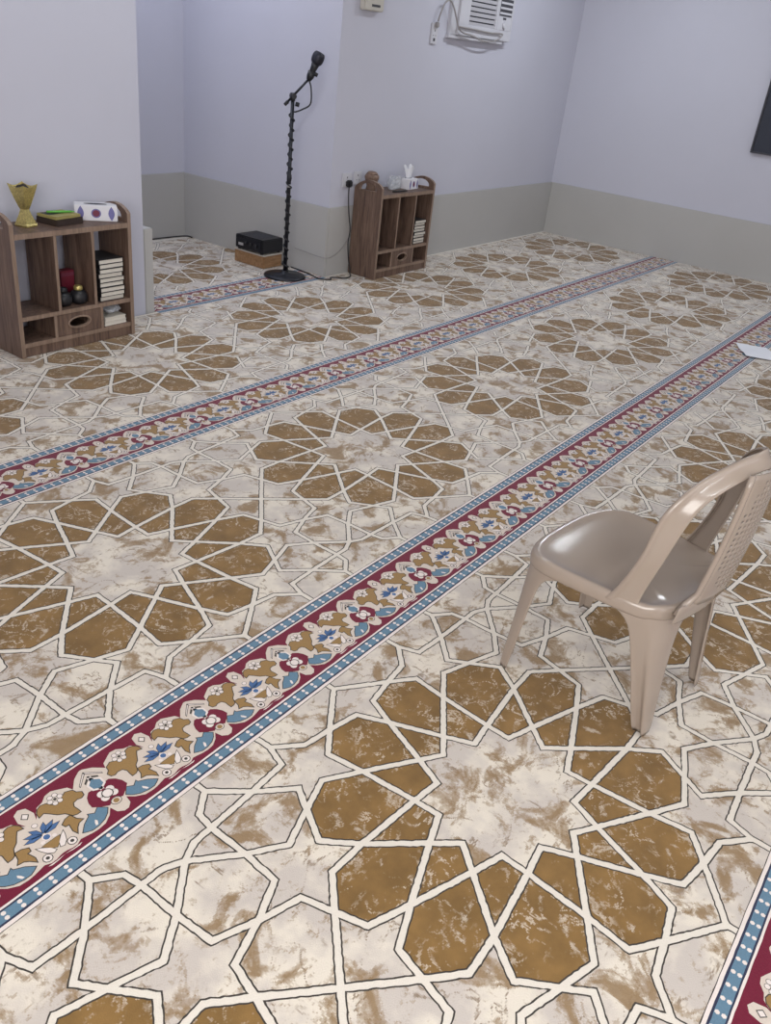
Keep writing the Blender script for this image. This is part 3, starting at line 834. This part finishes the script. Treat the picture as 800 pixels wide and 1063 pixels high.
P = [(4.182, yw-.030, 1.745), (4.195, yw-.035, 1.80), (4.235, yw-.040, 1.87), (4.285, -.150, 1.888), (4.335, -.158, 1.845), (4.375, -.163, 1.785), (4.423, -.165, 1.723), (4.50, -.165, 1.695), (4.62, -.165, 1.685), (4.788, -.165, 1.661), (4.93, -.165, 1.661), (5.05, -.165, 1.688), (5.105, -.163, 1.722), (5.05, -.160, 1.727), (4.92, -.158, 1.722), (4.69, -.158, 1.727), (4.44, -.157, 1.732)]
t = thing('power_cable', 'grey power cable looping in front of the air conditioner', 'cable', (4.185, yw-.012, 1.735))
o_ = Vector((4.185, yw-.012, 1.735))
b = MB(); b.tube([Vector(v)-o_ for v in catmull(P, 8)], .006, M['greycab'], 8); b.build('cord', t)
b = MB(); b.box(-.018, -.022, -.03, .018, 0, .006, M['greycab'], bev=.005); b.build('plug', t)
t = plate('power_socket', 4.180, 1.665, .085, .14, 'tall white power socket on the far wall below air conditioner cable', 'power socket', 'white wall sockets')
b = MB(); b.box(-.012, -.0135, -.05, .012, -.012, -.03, M['slot']); b.build('indicator', t)
t = thing('junction_box', 'small ivory box high on the far wall above the bookcase', 'junction box', (3.375, yw, 1.80))
b = MB(); b.box(-.105, -.045, -.055, .105, .002, .075, M['ivory'], bev=.006); b.build('cover', t)
b = MB(); b.box(-.03, -.0475, -.03, .06, -.0452, -.016, M['slot']); b.build('slot', t)

# ------------------------------------------------------------------ sheet of paper on the carpet
b = MB(); n = 10; w_, h_ = .30, .21
top = [[(-w_/2+w_*i/n, -h_/2+h_*j/n, ZC+.012*EPS+.0045+.010*abs(math.sin(3*i/n+1.2*j/n))**2) for i in range(n+1)] for j in range(n+1)]
b.grid(top, M['paper']); b.grid([[(x, y, z-.0006) for x, y, z in reversed(r)] for r in top], M['paper'])
o = b.build('paper_sheet', None, (4.20, -3.005, 0), None, (0, 0, .50)); tag(o, 'white sheet of paper lying across the carpet stripe at right', 'paper')

# ------------------------------------------------------------------ plastic chair
A7 = math.radians(-7)
cf = Vector((math.sin(-A7), math.cos(A7), 0)); crt = Vector((math.cos(A7), -math.sin(-A7), 0))
org = Vector((.22, -3.61, 0))+crt*.02
ch = thing('plastic_chair', 'beige moulded plastic chair with lattice back standing on the carpet', 'chair', (org.x, org.y, ZF), A7)
def chair_part(b, name, thick=.006, sub_=1, bev=False):
    o = fixn(b.build(name, ch))
    for p in o.data.polygons: p.use_smooth = True
    if thick:
        s = o.modifiers.new('thickness', 'SOLIDIFY'); s.thickness = thick; s.offset = 0
    if sub_:
        s = o.modifiers.new('smooth', 'SUBSURF'); s.levels = sub_; s.render_levels = sub_
    return o
ZS = .405
def seat_outline(sc, n=56):
    out = []
    for k in range(n):
        a = 2*PI*k/n; c, s = math.cos(a), math.sin(a); e = 2/4.6
        x = math.copysign(abs(c)**e, c); y = math.copysign(abs(s)**e, s)
        yy = y*.215
        hw = .205+.045*(yy+.215)/.43
        bulge = .030*(1-x*x) if y > 0 else 0
        out.append(((x*hw)*sc, (yy+bulge*max(0, y))*sc+.008))
    return out
b = MB(); rows = []
for sc, z in ((.04, -.012), (.3, -.0125), (.6, -.012), (.80, -.010), (.90, -.0055), (.955, -.001), (.985, -.002), (1.0, -.010), (1.004, -.022), (1.0, -.040)):
    rows.append([(x, y, ZS+z-.014*max(0, (y-.12)/.12)**2*(1 if y > .12 else 0)+(.006 if y < -.15 else 0)) for x, y in seat_outline(sc)])
b.grid(rows, M['chair'], True, True, True, False)
chair_part(b, 'seat', .005, 1)
# legs: tapering L sections that grow out of the seat corners
OUTL = [Vector((x, y, 0)) for x, y in seat_outline(.985, 360)]
def arc_from(corner, dist):
    """point on the seat outline, dist metres along it from its corner"""
    i = min(range(360), key=lambda k: (OUTL[k]-corner).length); step = 1 if dist > 0 else -1; d = abs(dist)
    while True:
        L = (OUTL[(i+step) % 360]-OUTL[i]).length
        if d <= L: return OUTL[i].lerp(OUTL[(i+step) % 360], d/L)
        d -= L; i = (i+step) % 360
def leg(sx, front):
    b = MB()
    cor = Vector((.26*sx, .26 if front else -.23, 0))
    foot = Vector((.238*sx, .222, 0)) if front else Vector((.180*sx, -.228, 0))
    dy = -1 if front else 1
    # going counter-clockwise round the outline, which side plate comes first
    ccw = 1 if (sx > 0) == front else -1       # +dist leads to the front/rear face
    hts = [(0, .028, .026), (.10, .034, .034), (.20, .040, .042), (.29, .047, .052), (.335, .055, .066), (.358, .075, .088), (.380, .14, .14)]
    if not front: hts = [(0, .036, .044), (.10, .042, .050), (.20, .047, .057), (.29, .053, .066), (.335, .060, .078), (.36, .078, .095), (.385, .13, .13)]
    rows = []
    N = 6
    for z, wy, wx in hts:
        t = min(1, z/.355); t2 = t**1.0; row = []
        for k in range(-N, N+1):
            f = k/N
            w_ = wy if f < 0 else wx
            e = abs(f)*w_; r = .014                       # L section at the foot
            if f < 0: L = Vector((foot.x-sx*max(0, r-e)*.3, foot.y+dy*e, 0))
            else: L = Vector((foot.x-sx*e, foot.y+dy*max(0, r-e)*.3, 0))
            T_ = arc_from(cor, ccw*f*w_*1.15)
            if not front and f < -.2 and f > -.95: L = L-Vector((sx*.013, 0, 0)); T_ = T_-Vector((sx*.010*(1-t2), 0, 0))
            p = L.lerp(T_, t2); row.append((p.x, p.y, z))
        rows.append(row)
    b.grid(rows, M['chair'])
    return chair_part(b, 'leg', .006, 1)
for sx in (-1, 1):
    leg(sx, True); leg(sx, False)
# back: a broad arched band rising from both seat sides
lead = [(-.222, -.035, .385), (-.220, -.058, .425), (-.219, -.095, .535), (-.209, -.111, .645), (-.184, -.132, .707), (-.140, -.158, .755), (-.080, -.195, .797), (0, -.232, .828)]
trail = [(-.207, -.125, .392), (-.205, -.120, .425), (-.199, -.150, .560), (-.183, -.168, .650), (-.158, -.186, .706), (-.118, -.212, .748), (-.068, -.238, .778), (0, -.258, .795)]
def mirror(L): return L+[(-x, y, z) for x, y, z in reversed(L[:-1])]
Lc = catmull(mirror(lead), 5); Tc = catmull(mirror(trail), 5)
b = MB(); rows = []
for a, c in zip(Lc, Tc):
    d = c-a; out = Vector((a.x, -abs(a.x)*.3, .0)).normalized() if abs(a.x) > .02 else Vector((0, 0, 1))
    n_ = d.normalized()
    rows.append([a+d*.02-out*.012, a-out*.004, a+out*.004, a+d*.14+out*.005, a+d*.20-out*.001, a+d*.5-out*.001, a+d*.90-out*.001, a+d, a+d*.97-out*.008])
b.grid(rows, M['chair'])
chair_part(b, 'backrest', .006, 1)
# lattice splat in the middle of the back
nx, nz = 12, 22; hwid = .108
def splat(u, v):                          # u -1..1, v 0..1
    z = .418+v*(.795-.418)
    y = -.222-.030*v-.022*(1-u*u)-.006*math.sin(PI*v)
    return Vector((u*(hwid+.012*math.cos(PI*v)), y, z))
b = MB()
for i in range(nx):
    for j in range(nz):
        u0, u1 = -1+2*i/nx, -1+2*(i+1)/nx; v0, v1 = j/nz, (j+1)/nz
        um, vm = (u0+u1)/2, (v0+v1)/2
        edge = abs(um)/1.0
        lens_ = .86*math.sin(PI*min(1, max(0, (vm-.03)/.94)))**.35
        q = [(u0, v0), (u1, v0), (u1, v1), (u0, v1)]
        if edge > lens_ or vm < .08 or vm > .95:
            b.face([splat(*p) for p in q], M['chair'])
        else:
            mids = [((q[k][0]+q[(k+1) % 4][0])/2, (q[k][1]+q[(k+1) % 4][1])/2) for k in range(4)]
            hole = [(um+(m_[0]-um)*.62, vm+(m_[1]-vm)*.62) for m_ in mids]
            for k in range(4):
                b.face([splat(*mids[k-1]), splat(*q[k]), splat(*mids[k]), splat(*hole[k]), splat(*hole[k-1])], M['chair'])
chair_part(b, 'lattice_splat', .004, 0)
b = MB()
for s in (-1, 1):                         # stiffening rims of the splat, running down to the rear legs
    path = [Vector((s*.165, -.205, .395)), Vector((s*.140, -.212, .425))]+[splat(s*1.02, v/10) for v in range(1, 11)]
    b.tube(path, [.010]*2+[.0075]*10, M['chair'], 8)
chair_part(b, 'splat_rim', 0, 0)
b = MB(); rows = []
for k in range(13):
    u = -1+2*k/12; y = -.205-.022*(1-u*u)
    rows.append([(u*.190, y, .375), (u*.188, y-.004, .395), (u*.182, y-.008, .425), (u*.180, y-.003, .428)])
b.grid(rows, M['chair']); chair_part(b, 'rear_rail', .006, 1)

# ------------------------------------------------------------------ light: ceiling fluorescent fittings of the room, left window light, added fills, weak ambient
def overhead_area(x, y, rz, power, sx=1.25, sy=.16, col=(1, .97, .93)):
    L = bpy.data.lights.new('overhead_light', 'AREA'); L.shape = 'RECTANGLE'; L.size = sx; L.size_y = sy
    L.energy = power; L.color = col
    o = bpy.data.objects.new('overhead_light', L); C.objects.link(o); o.location = (x, y, H-.06); o.rotation_euler = (0, 0, rz)
for x in (-2.0, 1.2, 5.0):
    for y in (-5.4, -1.3):
        overhead_area(x, y, 0, (28 if x > 4 else (5 if x < 0 and y > -3 else 19)), 1.25, .06, (.88, .945, 1))
def side_area(x, y, z, rot, power, sx, sy, col):
    L = bpy.data.lights.new('side_light', 'AREA'); L.shape = 'RECTANGLE'; L.size = sx; L.size_y = sy
    L.energy = power; L.color = col
    o = bpy.data.objects.new('side_light', L); C.objects.link(o); o.location = (x, y, z); o.rotation_euler = rot
side_area(-1.2, YB+.05, 1.75, (PI/2, 0, 0), 36, 3.2, 1.6, (.95, .97, 1))  # added soft fill towards the far walls, no window known here
side_area(XL+.05, -4.6, 1.7, (PI/2, 0, -PI/2), 125, 2.4, 1.5, (1, .97, .925))  # window light from the left of the room
overhead_area(2.25, .65, 0, 16, 1.0, .3, (.82, .88, 1))  # cool fill added inside the recess to brighten it, not a known fitting
w = bpy.data.worlds.new('world'); bpy.context.scene.world = w; w.use_nodes = True
w.node_tree.nodes['Background'].inputs[0].default_value = (.75, .8, .9, 1); w.node_tree.nodes['Background'].inputs[1].default_value = .3
vs = bpy.context.scene.view_settings
vs.view_transform = 'Standard'; vs.look = 'None'; vs.gamma = 1; vs.exposure = 0.05; vs.use_curve_mapping = False
